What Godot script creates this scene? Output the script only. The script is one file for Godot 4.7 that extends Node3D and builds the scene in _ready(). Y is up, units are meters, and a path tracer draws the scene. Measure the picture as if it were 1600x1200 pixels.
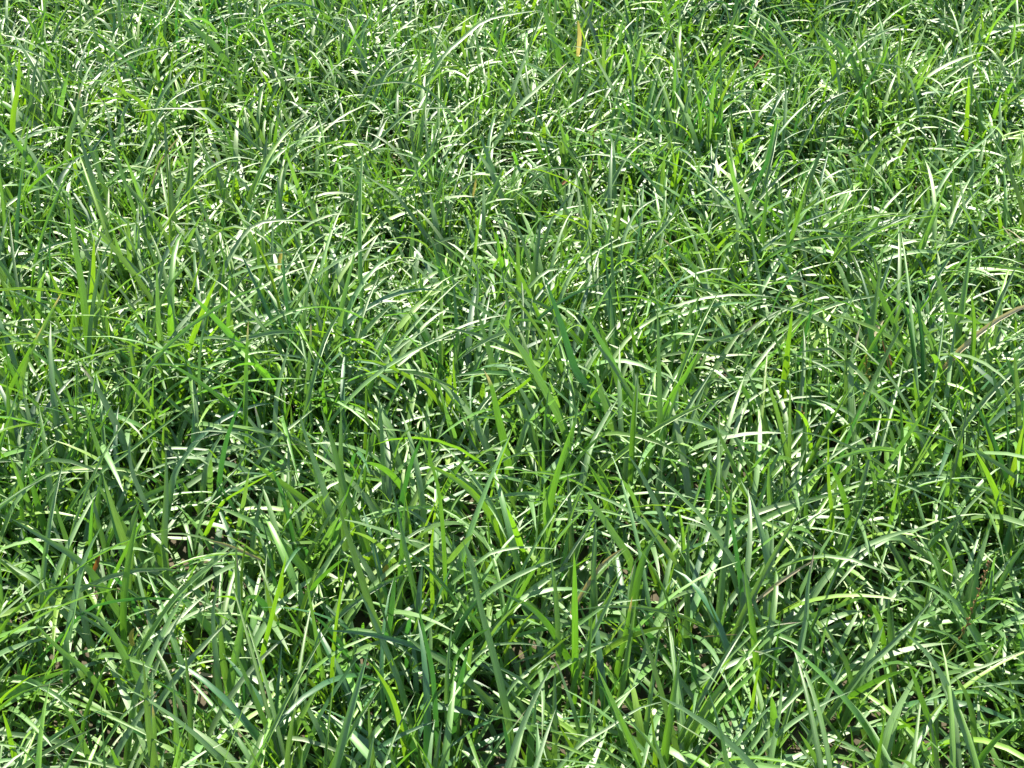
extends Node3D
# A rough lawn in strong sun, seen from a standing crouch: soil, a dense sward, single tufts and blades that stand out, dry bits and seed heads.

const EYE_HEIGHT := 0.85
const PITCH := 38.0
const FOV := 30.0
const SUN_TO := Vector3(-0.34, 0.77, -0.55)   # ahead of the camera and to its left, some 50 degrees high

var rng := RandomNumberGenerator.new()
var cam: Camera3D
var leaf_material: StandardMaterial3D
var dry_material: StandardMaterial3D
var used := {}

# ---------------------------------------------------------------- naming
func numbered(called: String) -> String:
	if not used.has(called):
		used[called] = 0
		return called
	used[called] += 1
	return "%s_%03d" % [called, used[called]]

func tag(o: Node, label: String, category := "", group := "", kind := "") -> void:
	if label: o.set_meta("label", label)
	if category: o.set_meta("category", category)
	if group: o.set_meta("group", group)
	if kind: o.set_meta("kind", kind)

func thing(called: String, label: String, category: String, at: Vector3, group := "") -> Node3D:
	var o := Node3D.new()
	o.name = numbered(called)
	add_child(o)
	o.position = at
	tag(o, label, category, group)
	return o

func part(called: String, mesh: Mesh, m: Material, parent: Node) -> MeshInstance3D:
	var o := MeshInstance3D.new()
	o.name = called
	o.mesh = mesh
	o.material_override = m
	parent.add_child(o, true)
	return o

# ---------------------------------------------------------------- photograph to place
func ray(p: Vector2) -> Vector3:
	var ty := tan(deg_to_rad(FOV) * 0.5)
	var d := Vector3((p.x - 800.0) / 600.0 * ty, (600.0 - p.y) / 600.0 * ty, -1.0)
	return (cam.transform.basis * d).normalized()

func on_level(p: Vector2, y: float) -> Vector3:
	var d := ray(p)
	return cam.position + d * ((y - cam.position.y) / d.y)

func on_plane(p: Vector2, at: Vector3, n: Vector3) -> Vector3:
	var d := ray(p)
	return cam.position + d * ((at - cam.position).dot(n) / d.dot(n))

# ---------------------------------------------------------------- blades
# A blade along a centre line: a shallow channel of two halves that meet in the midrib.
func blade_mesh(line: PackedVector3Array, side: PackedVector3Array, half: PackedFloat32Array, fold: float, tint: Color, tip := Color(0, 0, 0, 0), tip_from := 1.0) -> ArrayMesh:
	var n := line.size()
	var v := PackedVector3Array()
	var nn := PackedVector3Array()
	var uv := PackedVector2Array()
	var c := PackedColorArray()
	var ix := PackedInt32Array()
	for i in n:
		var t := (line[mini(i + 1, n - 1)] - line[maxi(i - 1, 0)]).normalized()
		var s := side[i]
		var up := s.cross(t)
		if up.length() < 1e-6: up = Vector3.UP
		up = up.normalized()
		var sn := s.normalized()
		var f := float(i) / float(n - 1)
		for k in 3:
			var e := float(k - 1)
			v.append(line[i] + s * (e * half[i]) + up * (absf(e) * fold * half[i]))
			nn.append((up - sn * (e * fold)).normalized())
			uv.append(Vector2(0.5 + 0.5 * e, f))
			c.append(tip if f >= tip_from else tint)   # one colour from foot to tip, but for a withered end
	for i in n - 1:
		for k in 2:
			var a := i * 3 + k
			ix.append_array([a, a + 3, a + 1, a + 1, a + 3, a + 4])
	var arr := []
	arr.resize(Mesh.ARRAY_MAX)
	arr[Mesh.ARRAY_VERTEX] = v
	arr[Mesh.ARRAY_NORMAL] = nn
	arr[Mesh.ARRAY_TEX_UV] = uv
	arr[Mesh.ARRAY_COLOR] = c
	arr[Mesh.ARRAY_INDEX] = ix
	var m := ArrayMesh.new()
	m.add_surface_from_arrays(Mesh.PRIMITIVE_TRIANGLES, arr)
	return m

func width_at(f: float, blunt: float) -> float:
	var waist := 1.0 - 0.38 * pow(1.0 - f, 4.0)   # share of the full WIDTH: a blade is narrower where it leaves its sheath
	return waist * pow(maxf(1.0 - pow(f, blunt), 0.0), 0.75) + 0.004

# A blade one unit long and one unit wide, growing up and leaning towards +x; copies stretch it.
func unit_blade(lean0: float, lean1: float, bow: float, drift: float, twist: float, kink: float, blunt: float, fold: float, tint := Color.WHITE, segs := 9, tip := Color(0, 0, 0, 0), tip_from := 2.0) -> ArrayMesh:
	var line := PackedVector3Array()
	var side := PackedVector3Array()
	var half := PackedFloat32Array()
	var p := Vector3.ZERO
	for i in segs + 1:
		var f := float(i) / segs
		var a := lerpf(lean0, lean1, pow(f, bow))
		if kink > 0.0 and f > kink: a += 1.0
		var t := Vector3(sin(a), cos(a), drift * f).normalized()
		var n := Vector3(-cos(a), sin(a), 0)
		var tw := twist * (f - 0.2)
		line.append(p)
		side.append(Vector3(0, 0, cos(tw)) + n * (sin(tw) * 0.045))
		half.append(0.5 * width_at(f, blunt))
		p += t / segs
	return blade_mesh(line, side, half, fold * 0.045, tint, tip, tip_from)

func vary(c: Color, amount: float) -> Color:
	var k := 1.0 + rng.randf_range(-amount, amount)
	return Color(c.r * k * (1.0 + rng.randf_range(-amount, amount) * 0.5), c.g * k, c.b * k * (1.0 + rng.randf_range(-amount, amount) * 0.6))

const BLUE_GREEN := Color(0.15, 0.325, 0.082)
const MID_GREEN := Color(0.14, 0.345, 0.04)
const BRIGHT_GREEN := Color(0.21, 0.43, 0.03)
const DEEP_GREEN := Color(0.05, 0.19, 0.055)
const YELLOW := Color(0.52, 0.44, 0.09)
const STRAW := Color(0.52, 0.44, 0.29)
const RUST := Color(0.30, 0.13, 0.05)

func palette(share: float) -> Color:
	if share < 0.62: return vary(BLUE_GREEN, 0.22)
	if share < 0.85: return vary(MID_GREEN, 0.22)
	if share < 0.965: return vary(BRIGHT_GREEN, 0.2)
	if share < 0.99: return vary(DEEP_GREEN, 0.2)
	return vary(STRAW, 0.2)

func leaf_textures() -> Array:
	# fine veins along the blade and faint blotches; the midrib is relief only
	var w := 64
	var h := 256
	var im := Image.create(w, h, false, Image.FORMAT_RGBA8)
	var re := Image.create(w, h, false, Image.FORMAT_RGBA8)
	var noise := FastNoiseLite.new()
	noise.seed = 5
	noise.frequency = 0.06
	for y in h:
		for x in w:
			var u := absf((x + 0.5) / w - 0.5) * 2.0
			var vein := 0.5 + 0.5 * cos(u * TAU * 5.0)
			var rib := exp(-pow(u / 0.09, 2.0))
			var n := noise.get_noise_2d(x * 1.5, y * 0.35)
			var g := clampf(0.84 + 0.10 * vein + 0.14 * n, 0.0, 1.0)
			im.set_pixel(x, y, Color(g, g, g))
			var r := clampf(0.5 + 0.35 * vein - 0.45 * rib + 0.1 * n, 0.0, 1.0)
			re.set_pixel(x, y, Color(r, r, r))
	return [ImageTexture.create_from_image(im), ImageTexture.create_from_image(re)]

func make_materials() -> void:
	var t := leaf_textures()
	leaf_material = StandardMaterial3D.new()
	leaf_material.resource_name = "grass_leaf"
	leaf_material.vertex_color_use_as_albedo = true
	leaf_material.albedo_texture = t[0]
	leaf_material.roughness = 0.47
	leaf_material.clearcoat_enabled = true
	leaf_material.clearcoat = 0.85
	leaf_material.clearcoat_roughness = 0.48
	leaf_material.metallic_specular = 0.7
	leaf_material.backlight_enabled = true
	leaf_material.backlight = Color(0.8, 0.8, 0.32).linear_to_srgb()
	leaf_material.cull_mode = BaseMaterial3D.CULL_DISABLED
	leaf_material.heightmap_enabled = true
	leaf_material.heightmap_texture = t[1]
	leaf_material.heightmap_scale = 0.012
	dry_material = leaf_material.duplicate()
	dry_material.resource_name = "dry_leaf"
	dry_material.clearcoat_enabled = false
	dry_material.roughness = 0.6
	dry_material.metallic_specular = 0.4

# ---------------------------------------------------------------- the sward
var clump := FastNoiseLite.new()
var patch := FastNoiseLite.new()
var hollow := FastNoiseLite.new()

func sward_height(x: float, z: float) -> float:
	return (1.0 + 0.5 * clump.get_noise_2d(x, z)) * lerpf(1.2, 0.95, smoothstep(-0.7, -1.6, z))

# Blades grow in tufts: a few from one root, spreading outwards, of one size and tone.
func build_sward(count: int, area: Rect2, shapes: Array, tall: Vector2, wide: Vector2, chooser: Callable, parent: Node, per := 9) -> void:
	var sets := []
	for s in shapes: sets.append([[], []])
	var heart := Vector2.ZERO
	var vigour := 1.0
	var tone := Color.WHITE
	var spread := 0.012
	for i in count:
		if i % per == 0:
			heart = area.position + Vector2(rng.randf(), rng.randf()) * area.size
			vigour = rng.randf_range(0.8, 1.22)
			tone = chooser.call(heart.x, heart.y)
			spread = rng.randf_range(0.006, 0.022)
		var off := Vector2(rng.randfn(), rng.randfn()) * spread
		var x := heart.x + off.x
		var z := heart.y + off.y
		if tall.y > 0.05 and rng.randf() > 0.95 + 0.7 * hollow.get_noise_2d(x, z): continue
		if tall.y > 0.05 and taken.has(Vector2i(roundi(x * 100.0), roundi(z * 100.0))) and rng.randf() < 0.6: continue
		var which := rng.randi() % shapes.size()
		var l := rng.randf_range(tall.x, tall.y) * sward_height(x, z) * vigour
		var w := rng.randf_range(wide.x, wide.y)
		var yaw := atan2(-off.y, off.x) + rng.randfn() * 0.7
		var b := Basis(Vector3.UP, yaw) * Basis(Vector3(0, 0, 1), rng.randf_range(-0.12, 0.12)) * Basis(Vector3(1, 0, 0), rng.randf_range(-0.2, 0.2))
		b = b * Basis.from_scale(Vector3(l, l, w))
		sets[which][0].append(Transform3D(b, Vector3(x, ground_height(x, z) - 0.002, z)))
		sets[which][1].append(vary(tone, 0.13) if rng.randf() < 0.75 else chooser.call(x, z))
	for s in shapes.size():
		copies("blades", shapes[s], sets[s][0], sets[s][1], leaf_material, parent)

func copies(called: String, mesh: Mesh, at: Array, tints: Array, m: Material, parent: Node) -> void:
	if at.is_empty(): return
	var mm := MultiMesh.new()
	mm.transform_format = MultiMesh.TRANSFORM_3D
	mm.use_colors = true
	mm.mesh = mesh
	mm.instance_count = at.size()
	for i in at.size():
		mm.set_instance_transform(i, at[i])
		mm.set_instance_color(i, tints[i])
	var o := MultiMeshInstance3D.new()
	o.name = called
	o.multimesh = mm
	o.material_override = m
	o.set_meta("kind", "stuff")
	parent.add_child(o, true)

func ground_height(x: float, z: float) -> float:
	return 0.012 * clump.get_noise_2d(x * 0.6 + 40.0, z * 0.6)

func shape_family(kind: String, many: int) -> Array:
	var out := []
	for i in many:
		var r := rng.randf()
		match kind:
			"arch": out.append(unit_blade(rng.randf_range(0.15, 0.7), rng.randf_range(1.4, 2.3), rng.randf_range(0.8, 1.6), rng.randf_range(-0.3, 0.3), rng.randf_range(-0.8, 0.8), 0.0, rng.randf_range(2.0, 3.5), rng.randf_range(0.25, 0.7)))
			"upright": out.append(unit_blade(rng.randf_range(0.0, 0.45), rng.randf_range(0.3, 1.0), rng.randf_range(1.0, 2.0), rng.randf_range(-0.15, 0.15), rng.randf_range(-1.6, 1.6), 0.0, rng.randf_range(2.0, 3.5), rng.randf_range(0.3, 0.8)))
			"flop": out.append(unit_blade(rng.randf_range(0.6, 1.1), rng.randf_range(1.4, 1.9), rng.randf_range(0.6, 1.4), rng.randf_range(-0.5, 0.5), rng.randf_range(-1.8, 1.8), rng.randf_range(0.35, 0.8) if r < 0.2 else 0.0, rng.randf_range(2.0, 4.0), rng.randf_range(0.2, 0.6)))
	return out

func build_grass() -> void:
	var near := Rect2(-1.15, -2.5, 2.3, 2.2)
	var lawn := Node3D.new()
	lawn.name = "grass"
	add_child(lawn)
	tag(lawn, "dense uneven lawn grass covering the ground in sun", "grass", "", "stuff")
	# where a yellower grass grows among the blue-green: [place in the photograph, reach in metres]
	var spots := []
	for q in [[60, 20, 0.20], [250, 60, 0.12], [120, 460, 0.06], [170, 860, 0.09], [60, 760, 0.06], [330, 620, 0.06], [700, 560, 0.06], [1290, 720, 0.06], [1560, 760, 0.10], [1160, 40, 0.12], [1400, 520, 0.06], [1540, 120, 0.12], [880, 60, 0.07], [560, 1150, 0.08], [1120, 880, 0.05]]:
		spots.append([on_level(Vector2(q[0], q[1]), 0.03), q[2]])
	var yellower := func(x, z):
		var m := 0.0
		for q in spots: m = maxf(m, exp(-Vector2(x - q[0].x, z - q[0].z).length_squared() / (q[1] * q[1])))
		return m
	var tint := func(x, z): return palette(clampf(rng.randf() + 0.3 * patch.get_noise_2d(x, z) + 0.3 * yellower.call(x, z), 0.0, 0.985) if rng.randf() > 0.0012 else 1.0)
	var coarse := shape_family("arch", 20) + shape_family("upright", 12) + shape_family("flop", 9)
	build_sward(50000, near, coarse, Vector2(0.06, 0.125), Vector2(0.0038, 0.0072), tint, lawn)
	var fine := shape_family("upright", 8) + shape_family("arch", 6)
	var bright := func(_x, _z): return vary(BRIGHT_GREEN if rng.randf() < 0.6 else MID_GREEN, 0.2)
	build_sward(13000, near, fine, Vector2(0.05, 0.09), Vector2(0.0016, 0.0032), bright, lawn)
	build_sward(9000, near, shape_family("flop", 10), Vector2(0.04, 0.08), Vector2(0.0035, 0.0065), tint, lawn)
	build_sward(8000, near, shape_family("arch", 14), Vector2(0.10, 0.155), Vector2(0.0030, 0.0052), tint, lawn)
	# low undergrowth close to the soil
	var under := func(_x, _z): return vary([BRIGHT_GREEN, MID_GREEN, DEEP_GREEN, MID_GREEN, DEEP_GREEN, MID_GREEN][rng.randi() % 4], 0.2)
	build_sward(95000, near, shape_family("upright", 10) + shape_family("arch", 3), Vector2(0.022, 0.055), Vector2(0.0028, 0.0055), under, lawn, 2)
	# the lawn goes on beside and behind
	for r in [Rect2(-3.2, -2.5, 2.05, 3.1), Rect2(1.15, -2.5, 2.05, 3.1), Rect2(-3.2, -4.8, 6.4, 2.3), Rect2(-1.15, -0.3, 2.3, 0.9)]:
		build_sward(int(r.get_area() * 4200.0), r, coarse, Vector2(0.06, 0.125), Vector2(0.005, 0.0085), tint, lawn)

# Blades seen singly in the photograph: [look, width, points from foot to tip], in its pixels; each is set on its own upright plane in the lawn.
const TRACED := [
	["m", 12.5, [138, 541, 128, 450, 116, 375, 108, 291]],
	["y", 9.4, [142, 481, 145, 425, 147, 369]],
	["b", 7.5, [139, 544, 150, 450, 162, 400, 180, 366]],
	["y", 10.6, [291, 559, 308, 506, 339, 433]],
	["b", 8.1, [38, 572, 62, 522, 97, 456]],
	["p", 8.1, [344, 438, 378, 372, 403, 350, 453, 344, 500, 347]],
	["m", 5.0, [41, 300, 94, 256, 156, 233]],
	["m", 5.0, [53, 419, 81, 325, 125, 234]],
	["p", 6.9, [0, 388, 12, 341, 19, 319]],
	["p", 5.6, [200, 408, 162, 391, 125, 391]],
	["b", 9.4, [294, 281, 300, 238, 303, 200]],
	["p", 7.5, [438, 316, 433, 269]],
	["p", 5.0, [425, 406, 427, 325]],
	["p", 5.6, [309, 278, 338, 256, 369, 245, 406, 252]],
	["b", 8.1, [66, 269, 41, 228, 19, 203]],
	["s", 2.8, [238, 288, 250, 253, 284, 209]],
	["b", 10.6, [256, 562, 247, 500, 245, 412]],
	["p", 6.2, [272, 397, 306, 350]],
	["p", 5.6, [444, 275, 450, 256, 472, 234, 500, 223]],
	["Y", 6.9, [436, 422, 439, 403, 442, 388]],
	["p", 11.9, [106, 1016, 119, 931, 134, 872, 158, 823]],
	["m", 6.2, [0, 984, 31, 947, 62, 925, 125, 914, 175, 920, 206, 931]],
	["p", 5.6, [106, 949, 62, 953, 16, 972]],
	["b", 14.4, [216, 1062, 200, 1038, 169, 981, 141, 959, 122, 953]],
	["d", 6.9, [134, 953, 175, 939, 238, 934, 312, 941]],
	["b", 12.5, [212, 1100, 231, 1044, 266, 969, 294, 919]],
	["b", 9.4, [216, 1031, 250, 969, 281, 928, 325, 888, 372, 855]],
	["m", 12.5, [194, 975, 200, 888, 216, 800]],
	["b", 12.5, [303, 1172, 297, 1081, 289, 1006]],
	["m", 10.6, [425, 1156, 397, 1088, 359, 1000]],
	["p", 10.6, [341, 1056, 333, 969, 334, 947, 342, 908]],
	["y", 10.0, [409, 1025, 422, 969, 447, 867]],
	["b", 9.4, [375, 975, 373, 906, 369, 862]],
	["m", 9.4, [131, 1138, 150, 1075, 172, 1025]],
	["b", 11.2, [141, 1056, 94, 1016, 53, 972]],
	["p", 10.6, [0, 1059, 25, 1031, 53, 1006]],
	["b", 12.5, [128, 1159, 112, 1125, 91, 1088]],
	["b", 10.6, [241, 1175, 242, 1138, 238, 1100]],
	["p", 6.9, [194, 1116, 216, 1100, 238, 1086]],
	["p", 10.6, [500, 1144, 481, 1106, 469, 1072]],
	["b", 7.5, [291, 1175, 269, 1159, 250, 1145]],
	["r", 7.5, [145, 894, 150, 881, 156, 866]],
	["Y", 8.1, [209, 1009, 206, 994, 210, 981]],
	["p", 6.9, [206, 1025, 225, 1000, 244, 972]],
	["y", 10.6, [19, 1169, 12, 1138, 3, 1109]],
	["b", 12.5, [150, 903, 119, 872, 69, 841, 16, 809]],
	["b", 11.2, [56, 909, 28, 891, 0, 872]],
	["y", 9.4, [0, 1094, 28, 1069, 59, 1050]],
	["m", 6.9, [0, 1106, 44, 1078, 103, 1066]],
	["b", 14.4, [881, 669, 850, 606, 822, 556, 781, 500]],
	["p", 12.5, [750, 675, 725, 634, 697, 606, 669, 584]],
	["m", 15.0, [788, 703, 775, 644, 766, 600, 756, 578]],
	["b", 8.1, [600, 744, 597, 681, 592, 619]],
	["p", 6.9, [766, 556, 769, 503, 797, 462]],
	["m", 11.2, [875, 725, 888, 700, 898, 656]],
	["p", 11.2, [919, 716, 934, 675, 966, 622]],
	["p", 10.6, [981, 712, 991, 650, 997, 581]],
	["p", 7.5, [912, 578, 934, 547, 962, 509]],
	["d", 13.8, [928, 619, 900, 581, 875, 503, 850, 431]],
	["p", 6.2, [744, 488, 747, 447, 745, 400]],
	["y", 7.5, [781, 625, 816, 600, 862, 559]],
	["p", 10.6, [819, 675, 831, 650, 850, 620]],
	["p", 13.8, [825, 659, 814, 634, 802, 622]],
	["b", 5.6, [769, 731, 809, 709, 866, 703]],
	["y", 4.4, [769, 762, 788, 703, 809, 650]],
	["p", 9.4, [581, 559, 597, 528, 623, 497]],
	["p", 9.4, [603, 566, 631, 538, 666, 514]],
	["p", 6.9, [844, 431, 875, 420, 925, 436]],
	["m", 9.4, [862, 484, 831, 469, 803, 456]],
	["y", 7.5, [712, 625, 708, 575, 708, 553]],
	["b", 11.2, [950, 650, 938, 612, 928, 566]],
	["y", 8.1, [672, 612, 631, 584, 591, 566, 550, 561]],
	["m", 9.4, [1016, 712, 1038, 650, 1050, 619]],
	["d", 8.1, [634, 738, 647, 712, 658, 681]],
	["m", 10.6, [941, 762, 928, 738, 916, 722]],
	["m", 8.1, [856, 762, 881, 747, 912, 739]],
	["d", 7.5, [1247, 556, 1259, 512, 1275, 450]],
	["p", 8.1, [1303, 531, 1319, 491, 1338, 459]],
	["p", 7.5, [1328, 573, 1288, 572, 1256, 577, 1228, 588]],
	["p", 10.6, [1331, 644, 1331, 569, 1344, 509]],
	["y", 9.4, [1228, 581, 1231, 544, 1234, 497]],
	["s", 10.6, [1353, 544, 1366, 519, 1381, 500]],
	["r", 8.1, [1392, 578, 1388, 556, 1378, 531]],
	["p", 8.1, [1350, 638, 1361, 609, 1369, 588]],
	["p", 8.1, [1478, 625, 1486, 559, 1494, 497]],
	["b", 7.5, [1394, 538, 1397, 509, 1408, 478, 1431, 450]],
	["p", 8.1, [1512, 675, 1500, 634, 1494, 603]],
	["b", 9.4, [1503, 619, 1502, 584, 1494, 562]],
	["p", 5.6, [1456, 733, 1475, 716, 1500, 683]],
	["y", 11.2, [1562, 794, 1547, 750, 1523, 703]],
	["p", 9.4, [1494, 825, 1512, 794, 1544, 762]],
	["b", 6.9, [1203, 809, 1200, 762, 1202, 719]],
	["b", 7.5, [1231, 812, 1225, 762, 1225, 716]],
	["y", 8.1, [1300, 819, 1294, 750, 1294, 675]],
	["m", 10.6, [1325, 806, 1312, 756, 1294, 722]],
	["p", 4.1, [1491, 803, 1431, 766, 1400, 755, 1359, 750]],
	["p", 6.2, [1106, 644, 1128, 625, 1159, 606]],
	["p", 6.9, [1162, 634, 1191, 612, 1222, 595]],
	["p", 6.9, [1122, 766, 1123, 700, 1125, 644]],
	["m", 10.6, [1156, 600, 1138, 584, 1122, 569]],
	["b", 12.5, [1194, 650, 1184, 619, 1169, 584]],
	["p", 5.6, [1294, 719, 1350, 684, 1403, 661]],
	["m", 7.5, [1466, 822, 1475, 769, 1484, 725]],
	["y", 8.1, [1436, 656, 1431, 619, 1427, 584]],
	["b", 6.2, [1386, 641, 1378, 606, 1369, 578]],
	["p", 11.9, [1244, 1041, 1259, 966, 1262, 916, 1273, 856]],
	["s", 6.2, [1172, 947, 1219, 909, 1275, 873]],
	["p", 11.2, [1288, 906, 1319, 875, 1359, 850, 1412, 831, 1453, 825]],
	["p", 11.2, [1403, 838, 1372, 850, 1344, 872, 1303, 922]],
	["m", 8.8, [1284, 909, 1316, 875, 1347, 834]],
	["b", 11.9, [1347, 1050, 1381, 1019, 1425, 975, 1466, 925]],
	["p", 13.1, [1353, 1041, 1369, 1006, 1381, 975]],
	["b", 11.9, [1391, 988, 1389, 962, 1389, 931]],
	["m", 9.4, [1375, 972, 1359, 944, 1334, 922]],
	["b", 13.1, [1381, 1169, 1394, 1125, 1412, 1091, 1439, 1041]],
	["p", 11.9, [1388, 1172, 1400, 1125, 1422, 1062]],
	["b", 13.1, [1525, 1194, 1503, 1131, 1475, 1062, 1438, 1009, 1403, 984]],
	["b", 9.4, [1516, 1031, 1503, 1009, 1472, 986]],
	["p", 11.2, [1428, 1172, 1450, 1131, 1481, 1091]],
	["m", 11.2, [1459, 1156, 1438, 1088, 1416, 1025]],
	["p", 8.8, [1275, 1128, 1291, 1094, 1319, 1034]],
	["b", 10.6, [1322, 1034, 1303, 1000, 1281, 966]],
	["p", 6.2, [1225, 1041, 1191, 1019, 1156, 1016]],
	["p", 10.6, [1203, 1197, 1219, 1106, 1222, 1062]],
	["b", 9.4, [1500, 947, 1469, 922, 1438, 908, 1397, 909]],
	["p", 7.5, [1175, 991, 1203, 978, 1253, 972]],
	["s", 2.5, [1100, 995, 1138, 992, 1172, 991]],
	["y", 10.6, [1100, 1072, 1119, 1050, 1144, 1025]],
	["y", 8.8, [1173, 1106, 1181, 1062, 1191, 1025]],
	["m", 10.6, [1128, 1100, 1153, 1075, 1203, 1025]],
	["p", 11.9, [1356, 1188, 1331, 1166, 1281, 1147]],
	["m", 12.5, [1531, 1188, 1556, 1156, 1600, 1116]],
	["b", 11.2, [1522, 1125, 1509, 1081, 1491, 1056]],
	["p", 7.5, [1541, 1056, 1550, 1031, 1566, 1006]],
	["p", 8.1, [1600, 1066, 1562, 1069, 1509, 1075]],
	["p", 7.5, [1500, 1056, 1538, 1041, 1600, 1016]],
	["d", 8.1, [1175, 297, 1197, 250, 1214, 169]],
	["d", 6.9, [1328, 166, 1350, 134, 1384, 84]],
	["d", 4.4, [1247, 178, 1259, 141, 1281, 100]],
	["p", 5.6, [1341, 75, 1381, 50, 1434, 34]],
	["p", 5.0, [1431, 153, 1412, 109, 1375, 100, 1338, 91]],
	["p", 7.5, [1516, 103, 1515, 56]],
	["p", 5.6, [1225, 200, 1228, 150, 1223, 109]],
	["m", 11.9, [1322, 81, 1300, 62, 1269, 44]],
	["y", 9.4, [1300, 97, 1291, 69, 1272, 44]],
	["p", 6.2, [1416, 334, 1438, 306, 1456, 288]],
	["p", 8.1, [1250, 341, 1269, 316, 1288, 281]],
	["p", 5.0, [1288, 77, 1250, 80, 1219, 91]],
	["b", 6.9, [1331, 297, 1325, 275, 1312, 247]],
	["p", 6.2, [1475, 281, 1506, 244, 1538, 219, 1569, 184]],
	["p", 6.9, [1528, 366, 1509, 331, 1500, 278]],
	["r", 3.8, [1178, 106, 1186, 94, 1194, 84]],
	["p", 6.2, [691, 91, 725, 59, 762, 31, 847, 16]],
	["p", 7.5, [800, 150, 816, 103, 828, 66]],
	["p", 6.9, [809, 169, 841, 138, 888, 97]],
	["p", 5.6, [959, 144, 938, 103, 919, 78, 891, 72]],
	["p", 6.2, [597, 128, 616, 103, 644, 88]],
	["p", 5.0, [634, 178, 675, 169, 719, 170]],
	["b", 5.0, [691, 162, 656, 134, 612, 128, 566, 138]],
	["m", 12.5, [869, 78, 856, 38, 847, 0]],
	["Y", 7.5, [903, 88, 906, 56, 903, 31]],
	["p", 8.1, [959, 256, 956, 219, 941, 194]],
	["p", 6.9, [975, 253, 994, 231, 1019, 217]],
	["p", 6.2, [1019, 175, 1031, 144, 1050, 116]],
	["p", 8.8, [769, 272, 753, 247, 744, 231]],
	["p", 6.2, [628, 316, 597, 291, 562, 269]],
	["p", 11.2, [681, 347, 675, 322, 672, 300]],
	["p", 6.9, [756, 334, 756, 300, 755, 275]],
	["p", 6.2, [909, 347, 903, 294, 900, 259]],
	["b", 5.0, [850, 269, 888, 262, 925, 275]],
	["p", 5.0, [994, 259, 934, 241, 897, 247]],
	["p", 6.9, [859, 353, 872, 331, 894, 300]],
	["r", 5.0, [878, 288, 886, 281]],
	["Y", 4.4, [739, 309, 742, 294, 744, 278]],
	["b", 13.1, [794, 1125, 775, 1038, 753, 956, 738, 891, 722, 841]],
	["d", 9.4, [681, 1131, 675, 1050, 659, 975, 653, 944]],
	["m", 11.9, [897, 1038, 897, 950, 897, 862]],
	["b", 9.4, [873, 1016, 869, 931, 861, 869]],
	["s", 6.9, [888, 966, 912, 922, 941, 881, 975, 856]],
	["b", 8.1, [909, 1031, 931, 984, 953, 938, 975, 889]],
	["m", 11.2, [797, 956, 822, 909, 850, 866]],
	["m", 11.9, [866, 988, 831, 950, 775, 922]],
	["m", 13.1, [992, 953, 997, 903, 1009, 862, 1028, 834]],
	["p", 9.4, [983, 956, 984, 912, 994, 875]],
	["m", 9.4, [966, 1038, 978, 988, 988, 931]],
	["b", 11.9, [728, 1062, 734, 1019, 741, 984]],
	["m", 10.6, [756, 994, 731, 956, 706, 919]],
	["b", 10.0, [628, 1078, 612, 1034, 581, 962, 559, 919]],
	["y", 10.0, [628, 1150, 612, 1088, 581, 1038]],
	["p", 10.6, [672, 1025, 673, 988, 670, 959]],
	["b", 11.2, [716, 1050, 653, 1009, 625, 984]],
	["p", 6.9, [756, 1016, 800, 1005, 856, 1011]],
	["p", 8.1, [897, 1112, 881, 1066, 872, 1041, 862, 1025]],
	["b", 9.4, [866, 1141, 866, 1081, 867, 1041]],
	["p", 8.1, [922, 1138, 927, 1100, 930, 1056]],
	["m", 7.5, [944, 1112, 978, 1084, 1012, 1056]],
	["d", 3.8, [972, 1053, 1000, 1031, 1050, 1006]],
	["b", 7.5, [794, 1081, 816, 1056, 866, 1019]],
	["b", 9.4, [825, 1072, 788, 1047, 744, 1031]],
	["p", 6.9, [897, 1172, 950, 1138, 1000, 1106, 1050, 1094]],
	["p", 6.2, [781, 1159, 800, 1138, 822, 1109]],
	["y", 8.1, [675, 944, 673, 862, 678, 825]],
	["p", 6.9, [759, 869, 788, 859, 825, 855, 872, 858]],
	["b", 9.4, [853, 894, 855, 862, 850, 819]],
	["b", 9.4, [925, 950, 928, 888, 933, 825]],
	["b", 5.6, [612, 869, 647, 834, 706, 811]],
	["Y", 8.1, [600, 912, 602, 897, 603, 888]],
	["b", 8.1, [688, 922, 672, 894, 653, 870]],
	["y", 9.4, [894, 1169, 881, 1147, 872, 1128]],
	["b", 13.8, [197, 697, 169, 638, 150, 603, 125, 570]],
	["p", 10.0, [306, 656, 305, 619, 295, 575, 281, 547]],
	["m", 8.1, [383, 675, 384, 578, 388, 500]],
	["d", 10.0, [341, 766, 350, 700, 366, 650, 383, 617]],
	["p", 7.5, [19, 797, 41, 766, 81, 741, 153, 736]],
	["m", 6.2, [134, 759, 188, 716, 250, 669, 312, 625]],
	["p", 8.8, [231, 797, 219, 769, 205, 731, 202, 694, 205, 678]],
	["b", 11.9, [256, 853, 259, 769, 259, 700]],
	["b", 12.5, [200, 844, 209, 809, 219, 781]],
	["p", 8.8, [153, 812, 147, 788, 138, 766]],
	["p", 8.1, [147, 688, 144, 647, 144, 612]],
	["p", 9.4, [50, 669, 41, 631, 34, 597]],
	["b", 9.4, [31, 650, 27, 625, 22, 606]],
	["m", 8.1, [9, 625, 38, 562, 69, 506]],
	["p", 8.1, [430, 675, 434, 612, 453, 534]],
	["b", 10.6, [500, 762, 488, 712, 466, 647]],
	["b", 6.9, [478, 616, 484, 556, 486, 500]],
	["p", 5.6, [388, 681, 356, 675, 322, 673, 288, 681]],
	["p", 11.9, [269, 756, 281, 725, 316, 684]],
	["p", 10.6, [322, 738, 331, 706, 350, 675]],
	["m", 13.8, [428, 838, 388, 812, 338, 791]],
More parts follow.
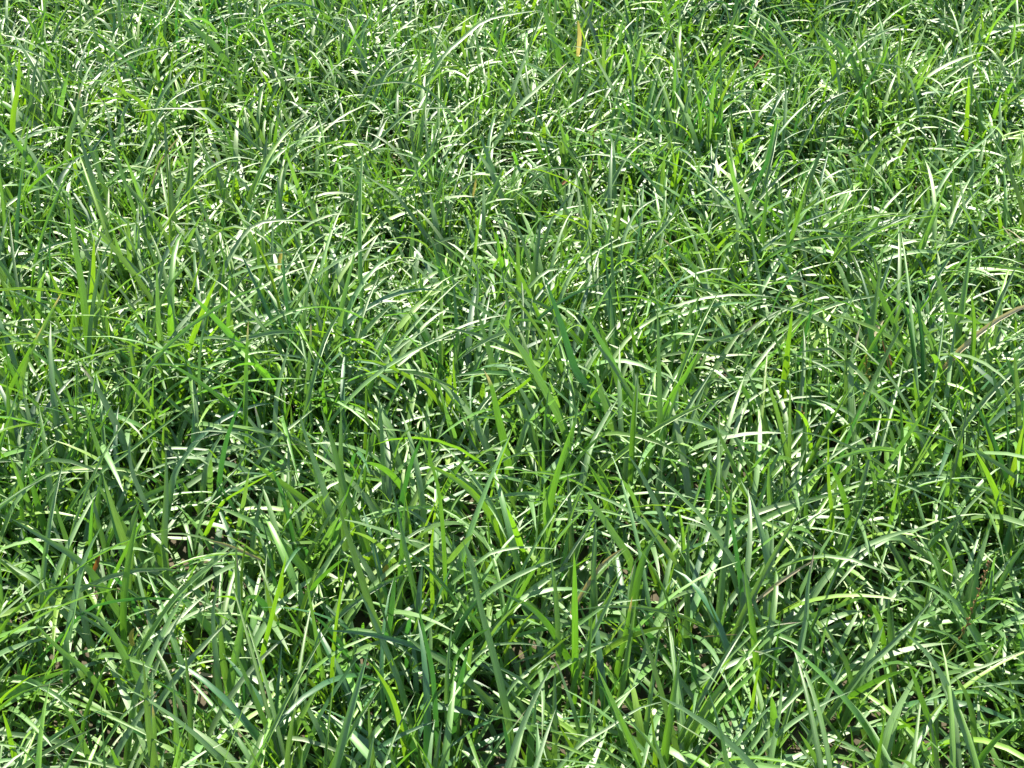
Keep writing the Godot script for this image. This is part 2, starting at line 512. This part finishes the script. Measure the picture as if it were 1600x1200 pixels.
	["y", 9.4, [344, 788, 375, 766, 438, 731]],
	["b", 4.4, [381, 716, 403, 700, 469, 694]],
	["p", 8.1, [428, 688, 456, 666, 491, 638]],
	["b", 7.5, [359, 612, 394, 578, 441, 553]],
	["p", 6.9, [309, 616, 328, 588, 361, 558]],
	["p", 11.2, [409, 688, 405, 662, 397, 631]],
	["y", 11.9, [284, 578, 294, 544, 312, 500]],
	["b", 12.5, [259, 575, 250, 538, 244, 500]],
	["s", 5.6, [409, 875, 381, 862, 350, 850, 322, 844]],
	["p", 6.2, [256, 144, 281, 116, 319, 81]],
	["m", 11.9, [338, 75, 306, 47, 275, 28]],
	["y", 9.4, [219, 159, 200, 147, 181, 134]],
	["b", 9.4, [106, 219, 119, 175, 127, 134]],
	["p", 5.0, [338, 175, 297, 170, 250, 170, 209, 175]],
	["p", 5.6, [431, 231, 453, 200, 488, 178]],
	["b", 8.1, [300, 272, 303, 225, 305, 194]],
	["y", 9.4, [19, 188, 28, 131, 30, 81]],
	["p", 5.0, [256, 169, 275, 150, 328, 125]],
	["p", 6.2, [172, 200, 166, 169, 150, 147]],
	["p", 6.9, [969, 397, 981, 356, 1000, 325, 1038, 306]],
	["b", 7.5, [1019, 375, 1038, 356, 1062, 319]],
	["m", 11.9, [1025, 672, 1050, 616, 1069, 588, 1094, 544]],
	["p", 10.6, [1059, 672, 1081, 628, 1116, 575]],
	["p", 9.4, [991, 672, 992, 622, 995, 581]],
	["p", 8.1, [1081, 559, 1078, 512, 1077, 484]],
	["y", 6.2, [975, 538, 994, 512, 1016, 488]],
	["p", 7.5, [916, 581, 934, 550, 962, 516]],
	["p", 6.9, [938, 531, 925, 500, 909, 469]],
	["b", 9.4, [1091, 425, 1066, 400, 1031, 369]],
	["p", 8.1, [950, 628, 938, 600, 928, 566]],
	["p", 6.2, [1188, 450, 1180, 403, 1173, 362]],
	["p", 7.5, [1231, 422, 1216, 400, 1203, 375]],
	["p", 6.9, [1256, 388, 1247, 362, 1236, 341]],
	["p", 6.9, [1294, 572, 1256, 577, 1228, 588]],
	["b", 8.1, [1088, 562, 1112, 534, 1162, 519, 1184, 503]],
	["p", 7.5, [1152, 378, 1152, 347, 1150, 312]],
	["p", 8.8, [920, 391, 922, 356, 925, 319]],
	["p", 6.9, [878, 462, 900, 419, 934, 391, 978, 367]],
	["y", 10.6, [1222, 594, 1228, 550, 1238, 481]],
	["d", 9.4, [1159, 947, 1150, 866, 1138, 794, 1125, 753]],
	["p", 6.9, [1125, 750, 1123, 688, 1125, 641]],
	["p", 10.6, [1041, 825, 1019, 775, 1000, 738, 978, 706]],
	["p", 9.4, [1016, 828, 975, 794, 934, 775, 900, 766]],
	["b", 12.5, [984, 875, 956, 831, 931, 794, 900, 756]],
	["m", 7.5, [1288, 862, 1238, 834, 1191, 812, 1159, 800]],
	["p", 7.5, [903, 931, 934, 894, 975, 856]],
	["b", 10.0, [897, 972, 898, 912, 897, 862]],
	["b", 10.6, [930, 950, 928, 881, 931, 809]],
	["m", 13.1, [988, 959, 997, 906, 1012, 859, 1031, 831]],
	["b", 9.4, [984, 962, 988, 912, 994, 872]],
	["b", 9.4, [931, 972, 953, 931, 975, 889]],
	["p", 8.1, [870, 972, 866, 919, 859, 869]],
	["p", 11.2, [1041, 906, 1050, 869, 1066, 831]],
	["p", 9.4, [1031, 944, 1038, 922, 1050, 906]],
	["p", 9.4, [1138, 875, 1119, 838, 1097, 822, 1059, 816]],
	["p", 8.8, [1238, 891, 1250, 856, 1262, 820]],
	["b", 8.8, [1206, 800, 1202, 762, 1202, 719]],
	["b", 8.8, [1231, 800, 1225, 756, 1223, 716]],
	["m", 9.4, [859, 769, 872, 747, 916, 738]],
	["m", 9.4, [947, 769, 931, 744, 920, 725]],
	["m", 11.9, [853, 831, 866, 756, 897, 659]],
	["p", 11.9, [916, 725, 925, 694, 956, 631]],
	["m", 11.2, [988, 731, 991, 662, 995, 600]],
	["m", 11.2, [1019, 697, 1044, 650, 1062, 600]],
	["p", 8.1, [1072, 694, 1084, 647, 1103, 600]],
	["m", 9.4, [800, 931, 825, 897, 850, 866]],
	["p", 6.9, [944, 947, 962, 941, 1012, 936]],
	["s", 6.9, [1033, 850, 1039, 855, 1048, 861]],
	["y", 11.2, [772, 816, 738, 769, 700, 741, 653, 719]],
	["p", 11.9, [519, 809, 500, 744, 481, 691, 469, 647]],
	["m", 14.4, [569, 841, 541, 769, 519, 688, 500, 631]],
	["b", 11.9, [538, 828, 533, 725, 533, 638]],
	["p", 7.5, [600, 744, 598, 684, 592, 622]],
	["d", 10.6, [625, 791, 641, 725, 658, 684]],
	["m", 8.1, [695, 925, 691, 831, 681, 750, 653, 669]],
	["p", 5.6, [612, 866, 650, 831, 706, 809]],
	["p", 7.5, [672, 853, 628, 842, 594, 841]],
	["p", 13.1, [591, 919, 566, 875, 538, 831]],
	["y", 10.6, [438, 922, 441, 894, 447, 869]],
	["y", 10.6, [675, 891, 673, 856, 678, 822]],
	["p", 11.2, [744, 922, 738, 881, 722, 841]],
	["b", 10.6, [706, 894, 708, 862, 709, 831]],
	["p", 7.5, [300, 906, 338, 878, 372, 853]],
	["Y", 11.9, [600, 909, 602, 894, 605, 881]],
	["b", 9.4, [372, 922, 370, 888, 369, 850]],
]

# ---------------------------------------------------------------- blades that stand out
const LOOKS := {
	"p": ["silvery green", BLUE_GREEN], "b": ["blue-green", BLUE_GREEN], "m": ["mid green", MID_GREEN], "y": ["yellow-green", BRIGHT_GREEN],
	"d": ["dark green", DEEP_GREEN], "s": ["straw-coloured", STRAW], "r": ["rusty brown", RUST], "Y": ["yellowed", YELLOW],
}

func smooth_line(p: PackedVector3Array, many: int) -> PackedVector3Array:
	var c := Curve3D.new()
	c.bake_interval = 0.002
	for i in p.size():
		var a := p[maxi(i - 1, 0)]
		var b := p[mini(i + 1, p.size() - 1)]
		var out := Vector3.ZERO
		var into := Vector3.ZERO
		if i > 0 and i < p.size() - 1:
			var t := (b - a).normalized()
			into = -t * p[i].distance_to(a) * 0.33
			out = t * p[i].distance_to(b) * 0.33
		c.add_point(p[i], into, out)
	var line := PackedVector3Array()
	var l := c.get_baked_length()
	for i in many + 1: line.append(c.sample_baked(l * i / many, true))
	return line

func traced_blade(row: Array, sun_to: Vector3) -> void:
	var look: String = row[0]
	var pts := PackedVector2Array()
	var data: Array = row[2]
	for i in range(0, data.size(), 2): pts.append(Vector2(data[i], data[i + 1]))
	var reach := 0.0
	var rise := 0.0
	for i in pts.size() - 1:
		reach += pts[i].distance_to(pts[i + 1])
		rise = maxf(rise, pts[0].y - pts[i + 1].y)
	var flat := 1.0 - clampf(rise / maxf(reach, 1.0), 0.0, 1.0)
	var foot := on_level(pts[0], 0.062 if look in "srY" else lerpf(0.06, 0.085, flat) + 0.012 * clampf(1.0 - pts[0].y / 600.0, 0.0, 1.0))
	var turn := rng.randf_range(-0.5, 0.5)
	# how far its plane leans back, away from the eye: glossy blades lie back, backlit and dark ones stand
	var lean := 0.0
	match look:
		"p": lean = rng.randf_range(0.65, 0.95)
		"b": lean = rng.randf_range(0.0, 0.7)
		"m": lean = rng.randf_range(-0.1, 0.45)
		"s", "r", "Y": lean = rng.randf_range(0.6, 0.9)
	var n := Vector3(sin(turn) * cos(lean), sin(lean), cos(turn) * cos(lean))
	var line3 := PackedVector3Array()
	for p in pts: line3.append(on_plane(p, foot, n))
	# down to the soil, the way the blade comes up
	var first := (line3[1] - line3[0]).normalized()
	var down := Vector3(first.x * 0.5, maxf(first.y, 0.5), first.z * 0.5).normalized()
	var root := line3[0] - down * (line3[0].y / down.y) + Vector3(0, ground_height(line3[0].x, line3[0].z) - 0.002, 0)
	if not look in "srY": line3.insert(0, root)   # withered pieces lie loose among the stems
	var many := 16
	var line := smooth_line(line3, many)
	var depth := (foot - cam.position).dot(-cam.transform.basis.z)
	var wide: float = row[1] * depth * tan(deg_to_rad(FOV) * 0.5) / 600.0
	var to_eye := (cam.position - foot).normalized()
	var shine := (to_eye + sun_to).normalized()
	var aim := to_eye
	match look:
		"p": aim = (n + shine * 1.2 + Vector3(rng.randf_range(-0.2, 0.2), 0, 0)).normalized()
		"b": aim = (to_eye + Vector3(rng.randf_range(-0.7, 0.7), rng.randf_range(-0.1, 0.5), 0)).normalized()
		"y": aim = Vector3(-sun_to.x, -0.1, -sun_to.z).normalized()
		"d": aim = Vector3(rng.randf_range(0.5, 0.9), -0.05, 1.0).normalized()
		_: aim = (to_eye + Vector3(rng.randf_range(-0.8, 0.8), rng.randf_range(-0.3, 0.3), 0)).normalized()
	var side := PackedVector3Array()
	var half := PackedFloat32Array()
	var blunt := rng.randf_range(2.2, 4.0)
	var length := 0.0
	var before := Vector3.ZERO
	for i in many + 1:
		var t := (line[mini(i + 1, many)] - line[maxi(i - 1, 0)]).normalized()
		var a := aim - t * aim.dot(t)
		if a.length() < 0.2: a += before * 0.3
		var sd := t.cross(a).normalized()
		if i > 0 and sd.dot(before) < 0.0: sd = -sd
		if i > 0: sd = before.lerp(sd, 0.5).normalized()
		before = sd
		side.append(sd)
		var f := float(i) / many
		var ww := width_at(f, blunt) if data.size() > 4 or look in "pbmyd" else lerpf(0.7, 1.0, sin(f * PI))
		var seen := sqrt(maxf(1.0 - pow(sd.dot(to_eye), 2.0), 0.4))
		half.append(0.5 * wide * ww / seen)
		if i: length += line[i].distance_to(line[i - 1])
	for i in range(3, many + 1):
		for k in 5:
			var q := line[i] + Vector3(to_eye.x, 0, to_eye.z) * (0.0065 * k / to_eye.y)
			taken[Vector2i(roundi(q.x * 100.0), roundi(q.z * 100.0))] = true
	var base: Vector3 = line[0]
	for i in many + 1: line[i] -= base
	var tint := vary(LOOKS[look][1], 0.12)
	var dry: bool = look in "srY"
	var browned := rng.randf() < 0.10 and not dry
	var mesh := blade_mesh(line, side, half, rng.randf_range(0.25, 0.6), tint, vary(STRAW, 0.2), 0.92 if browned else 2.0)
	var top := 0.0
	for p in line: top = maxf(top, p.y)
	var size := ""
	if length > 0.17: size += "long "
	elif length < 0.10: size += "short "
	if wide > 0.0072: size += "broad "
	elif wide < 0.0045: size += "narrow "
	var how := "slanting"
	if line[many].y < top - 0.008: how = "arching"
	elif top > length * 0.9: how = "upright"
	elif top < length * 0.6: how = "lying low"
	var chord := line[many].distance_to(line[3])
	var along := 0.0
	for i in range(4, many + 1): along += line[i].distance_to(line[i - 1])
	var bend := "straight"
	if along > chord * 1.08: bend = "curved"
	elif along > chord * 1.012: bend = "bowed"
	var o := MeshInstance3D.new()
	o.mesh = mesh
	o.material_override = dry_material if dry else leaf_material
	o.position = base
	o.name = numbered("dead_leaf" if dry else "grass_blade")
	add_child(o)
	singles.append({"node": o, "dry": dry, "size": size, "look": LOOKS[look][0], "how": how, "bend": bend, "tip": "dry-tipped " if browned and size.split(" ", false).size() < 2 else "", "mid": base + line[many / 2]})

var singles := []
var taken := {}     # soil shaded out by the larger blades: fewer others grow there

func label_singles() -> void:
	for s in singles:
		var best := {}
		var near := 1e9
		for q in singles:
			if is_same(q, s): continue
			var d: float = s.mid.distance_to(q.mid)
			if q.dry: d *= 0.6
			if d < near:
				near = d
				best = q
		var beside: String = "%s%s %s" % [best.size, best.look, "dead leaf" if best.dry else best.how.replace(" low", "") + (" blade" if s.dry else " one")]
		beside = "a " + beside
		if s.dry:
			tag(s.node, "%s%s dead grass leaf, %s, beside %s" % [s.size, s.look, s.how, beside], "dead leaf", "withered leaves among the green grass")
		else:
			var text := "%s%s%s grass blade, %s, %s, beside %s" % [s.size, s.tip, s.look, s.bend, s.how, beside]
			if text.split(" ", false).size() > 16: text = text.replace(" low,", ",")
			if text.split(" ", false).size() > 16: text = text.replace(", %s, %s," % [s.bend, s.how.replace(" low", "")], ", %s," % s.how)
			tag(s.node, text, "grass blade", s.look + " grass blades rising above the lawn")

# ---------------------------------------------------------------- seed heads
func seed_head(points: Array, label: String, many: int, from: float, tint: Color, size: float) -> void:
	var foot := on_level(points[0], 0.06)
	var line3 := PackedVector3Array()
	for p in points: line3.append(on_plane(p, foot, Vector3(0.2, 0, 1).normalized()))
	line3.insert(0, Vector3(foot.x - 0.012, ground_height(foot.x, foot.z) - 0.002, foot.z - 0.01))
	var line := smooth_line(line3, 20)
	var base := line[0]
	for i in line.size(): line[i] -= base
	var o := thing("seed_head", label, "seed head", base, "grass seed heads")
	var st := SurfaceTool.new()
	st.begin(Mesh.PRIMITIVE_TRIANGLES)
	for i in line.size():
		var t := (line[mini(i + 1, 20)] - line[maxi(i - 1, 0)]).normalized()
		var u := t.cross(Vector3(0, 0, 1)).normalized()
		var w := u.cross(t)
		for k in 6:
			var d := u * cos(TAU * k / 6) + w * sin(TAU * k / 6)
			st.set_normal(d)
			st.set_uv(Vector2(k / 6.0, i / 20.0))
			st.set_color(vary(Color(0.25, 0.28, 0.08), 0.05))
			st.add_vertex(line[i] + d * lerpf(0.0008, 0.0004, i / 20.0))
	for i in 20:
		for k in 6:
			var a := i * 6 + k
			var b := i * 6 + (k + 1) % 6
			for q in [a, b, a + 6, b, b + 6, a + 6]: st.add_index(q)
	part("stalk", st.commit(), dry_material, o)
	var grains := []
	for v in 4:
		var g := SurfaceTool.new()
		g.begin(Mesh.PRIMITIVE_TRIANGLES)
		var c := vary(tint, 0.25)
		var rings := [[-1.0, 0.05], [-0.5, 0.8], [0.1, 1.0], [0.65, 0.6], [1.0, 0.04]]
		for r in rings:
			for k in 6:
				var d := Vector3(cos(TAU * k / 6), 0, sin(TAU * k / 6))
				g.set_normal((d + Vector3(0, r[0] * 0.7, 0)).normalized())
				g.set_uv(Vector2(k / 6.0, 0.5 + r[0] * 0.5))
				g.set_color(c)
				g.add_vertex(Vector3(d.x * r[1] * size * 0.42, r[0] * size, d.z * r[1] * size * 0.42))
		for i in 4:
			for k in 6:
				var a := i * 6 + k
				var b := i * 6 + (k + 1) % 6
				for q in [a, b, a + 6, b, b + 6, a + 6]: g.add_index(q)
		grains.append(g.commit())
	for i in many:
		var f := lerpf(from, 1.0, (i + rng.randf() * 0.6) / many)
		var k := mini(int(f * 20.0), 19)
		var p := line[k].lerp(line[k + 1], f * 20.0 - k)
		var s := part("spikelet", grains[i % 4], dry_material, o)
		var out := Vector3(rng.randf_range(-1, 1), rng.randf_range(0.0, 1.0), rng.randf_range(-1, 1)).normalized()
		s.position = p + out * size * 0.75
		s.quaternion = Quaternion(Vector3.UP, (out + Vector3(0, 0.8, 0)).normalized())

func build_single_blades(sun_to: Vector3) -> void:
	for row in TRACED: traced_blade(row, sun_to)
	label_singles()
	seed_head([Vector2(1503, 992), Vector2(1524, 940), Vector2(1549, 876)], "slender brown seed head leaning among long green blades", 26, 0.42, Color(0.42, 0.26, 0.12), 0.0019)
	seed_head([Vector2(1358, 604), Vector2(1355, 582), Vector2(1352, 556)], "stubby yellowish seed head beside a pale dry leaf", 18, 0.5, Color(0.42, 0.36, 0.10), 0.0020)
	seed_head([Vector2(1262, 672), Vector2(1256, 655), Vector2(1253, 634)], "small reddish-brown seed head low in the grass", 12, 0.5, Color(0.36, 0.20, 0.10), 0.0018)
	seed_head([Vector2(926, 262), Vector2(924, 236), Vector2(930, 200)], "thin reddish seed stalk behind arching pale blades", 12, 0.45, Color(0.32, 0.16, 0.10), 0.0016)

# ---------------------------------------------------------------- ready
func _ready() -> void:
	rng.seed = 20240611
	clump.seed = 3
	clump.frequency = 3.0
	patch.seed = 11
	patch.frequency = 2.2
	hollow.seed = 27
	hollow.frequency = 5.0
	# camera
	cam = Camera3D.new()
	cam.name = "camera"
	cam.fov = FOV
	cam.near = 0.02
	cam.far = 400.0
	cam.position = Vector3(0, EYE_HEIGHT, 0)
	cam.rotation_degrees = Vector3(-PITCH, 0, 0)
	add_child(cam)
	cam.current = true
	# sky, exposure
	var sky_material := ProceduralSkyMaterial.new()
	sky_material.sky_top_color = Color(0.44, 0.51, 0.62)
	sky_material.sky_horizon_color = Color(0.74, 0.80, 0.86)
	sky_material.ground_horizon_color = Color(0.45, 0.50, 0.42)
	sky_material.ground_bottom_color = Color(0.16, 0.22, 0.10)
	sky_material.sky_curve = 0.15
	var sky := Sky.new()
	sky.sky_material = sky_material
	var env := Environment.new()
	env.background_mode = Environment.BG_SKY
	env.sky = sky
	env.background_energy_multiplier = 0.75
	env.tonemap_mode = Environment.TONE_MAPPER_LINEAR
	env.tonemap_exposure = 3.5
	env.sdfgi_enabled = true
	env.ssao_enabled = true
	env.ssil_enabled = true
	var we := WorldEnvironment.new()
	we.name = "world_environment"
	we.environment = env
	add_child(we)
	# sun: high, ahead of the camera and to its left
	var sun := DirectionalLight3D.new()
	sun.name = "sun"
	sun.light_color = Color(1.0, 0.965, 0.90)
	sun.light_energy = 1.6
	sun.light_angular_distance = 0.5
	sun.shadow_enabled = true
	add_child(sun)
	sun.look_at_from_position(SUN_TO, Vector3.ZERO, Vector3.UP)
	make_materials()
	# soil
	var soil := StandardMaterial3D.new()
	var sn := FastNoiseLite.new()
	sn.seed = 8
	sn.frequency = 0.03
	var st := NoiseTexture2D.new()
	st.noise = sn
	st.seamless = true
	st.width = 512
	st.height = 512
	var ramp := Gradient.new()
	ramp.set_color(0, Color(0.035, 0.030, 0.018).linear_to_srgb())
	ramp.set_color(1, Color(0.085, 0.072, 0.040).linear_to_srgb())
	st.color_ramp = ramp
	soil.albedo_texture = st
	soil.uv1_triplanar = true
	soil.uv1_world_triplanar = true
	soil.uv1_scale = Vector3(4, 4, 4)
	soil.roughness = 0.95
	var g := SurfaceTool.new()
	g.begin(Mesh.PRIMITIVE_TRIANGLES)
	var steps := [-200.0, -40.0, -8.0]
	for i in 33: steps.append(-4.0 + i * 0.25)
	steps.append_array([8.0, 40.0, 200.0])
	for i in steps.size() - 1:
		for j in steps.size() - 1:
			var q := []
			for d in [Vector2i(0, 0), Vector2i(1, 0), Vector2i(1, 1), Vector2i(0, 1)]:
				var x: float = steps[i + d.x]
				var z: float = steps[j + d.y]
				q.append(Vector3(x, ground_height(x, z), z))
			for k in [0, 1, 2, 0, 2, 3]: g.add_vertex(q[k])
	g.index()
	g.generate_normals()
	var ground := MeshInstance3D.new()
	ground.name = "ground"
	ground.mesh = g.commit()
	ground.material_override = soil
	add_child(ground)
	tag(ground, "brown soil under the lawn grass", "soil", "", "structure")
	build_single_blades(SUN_TO.normalized())
	build_grass()
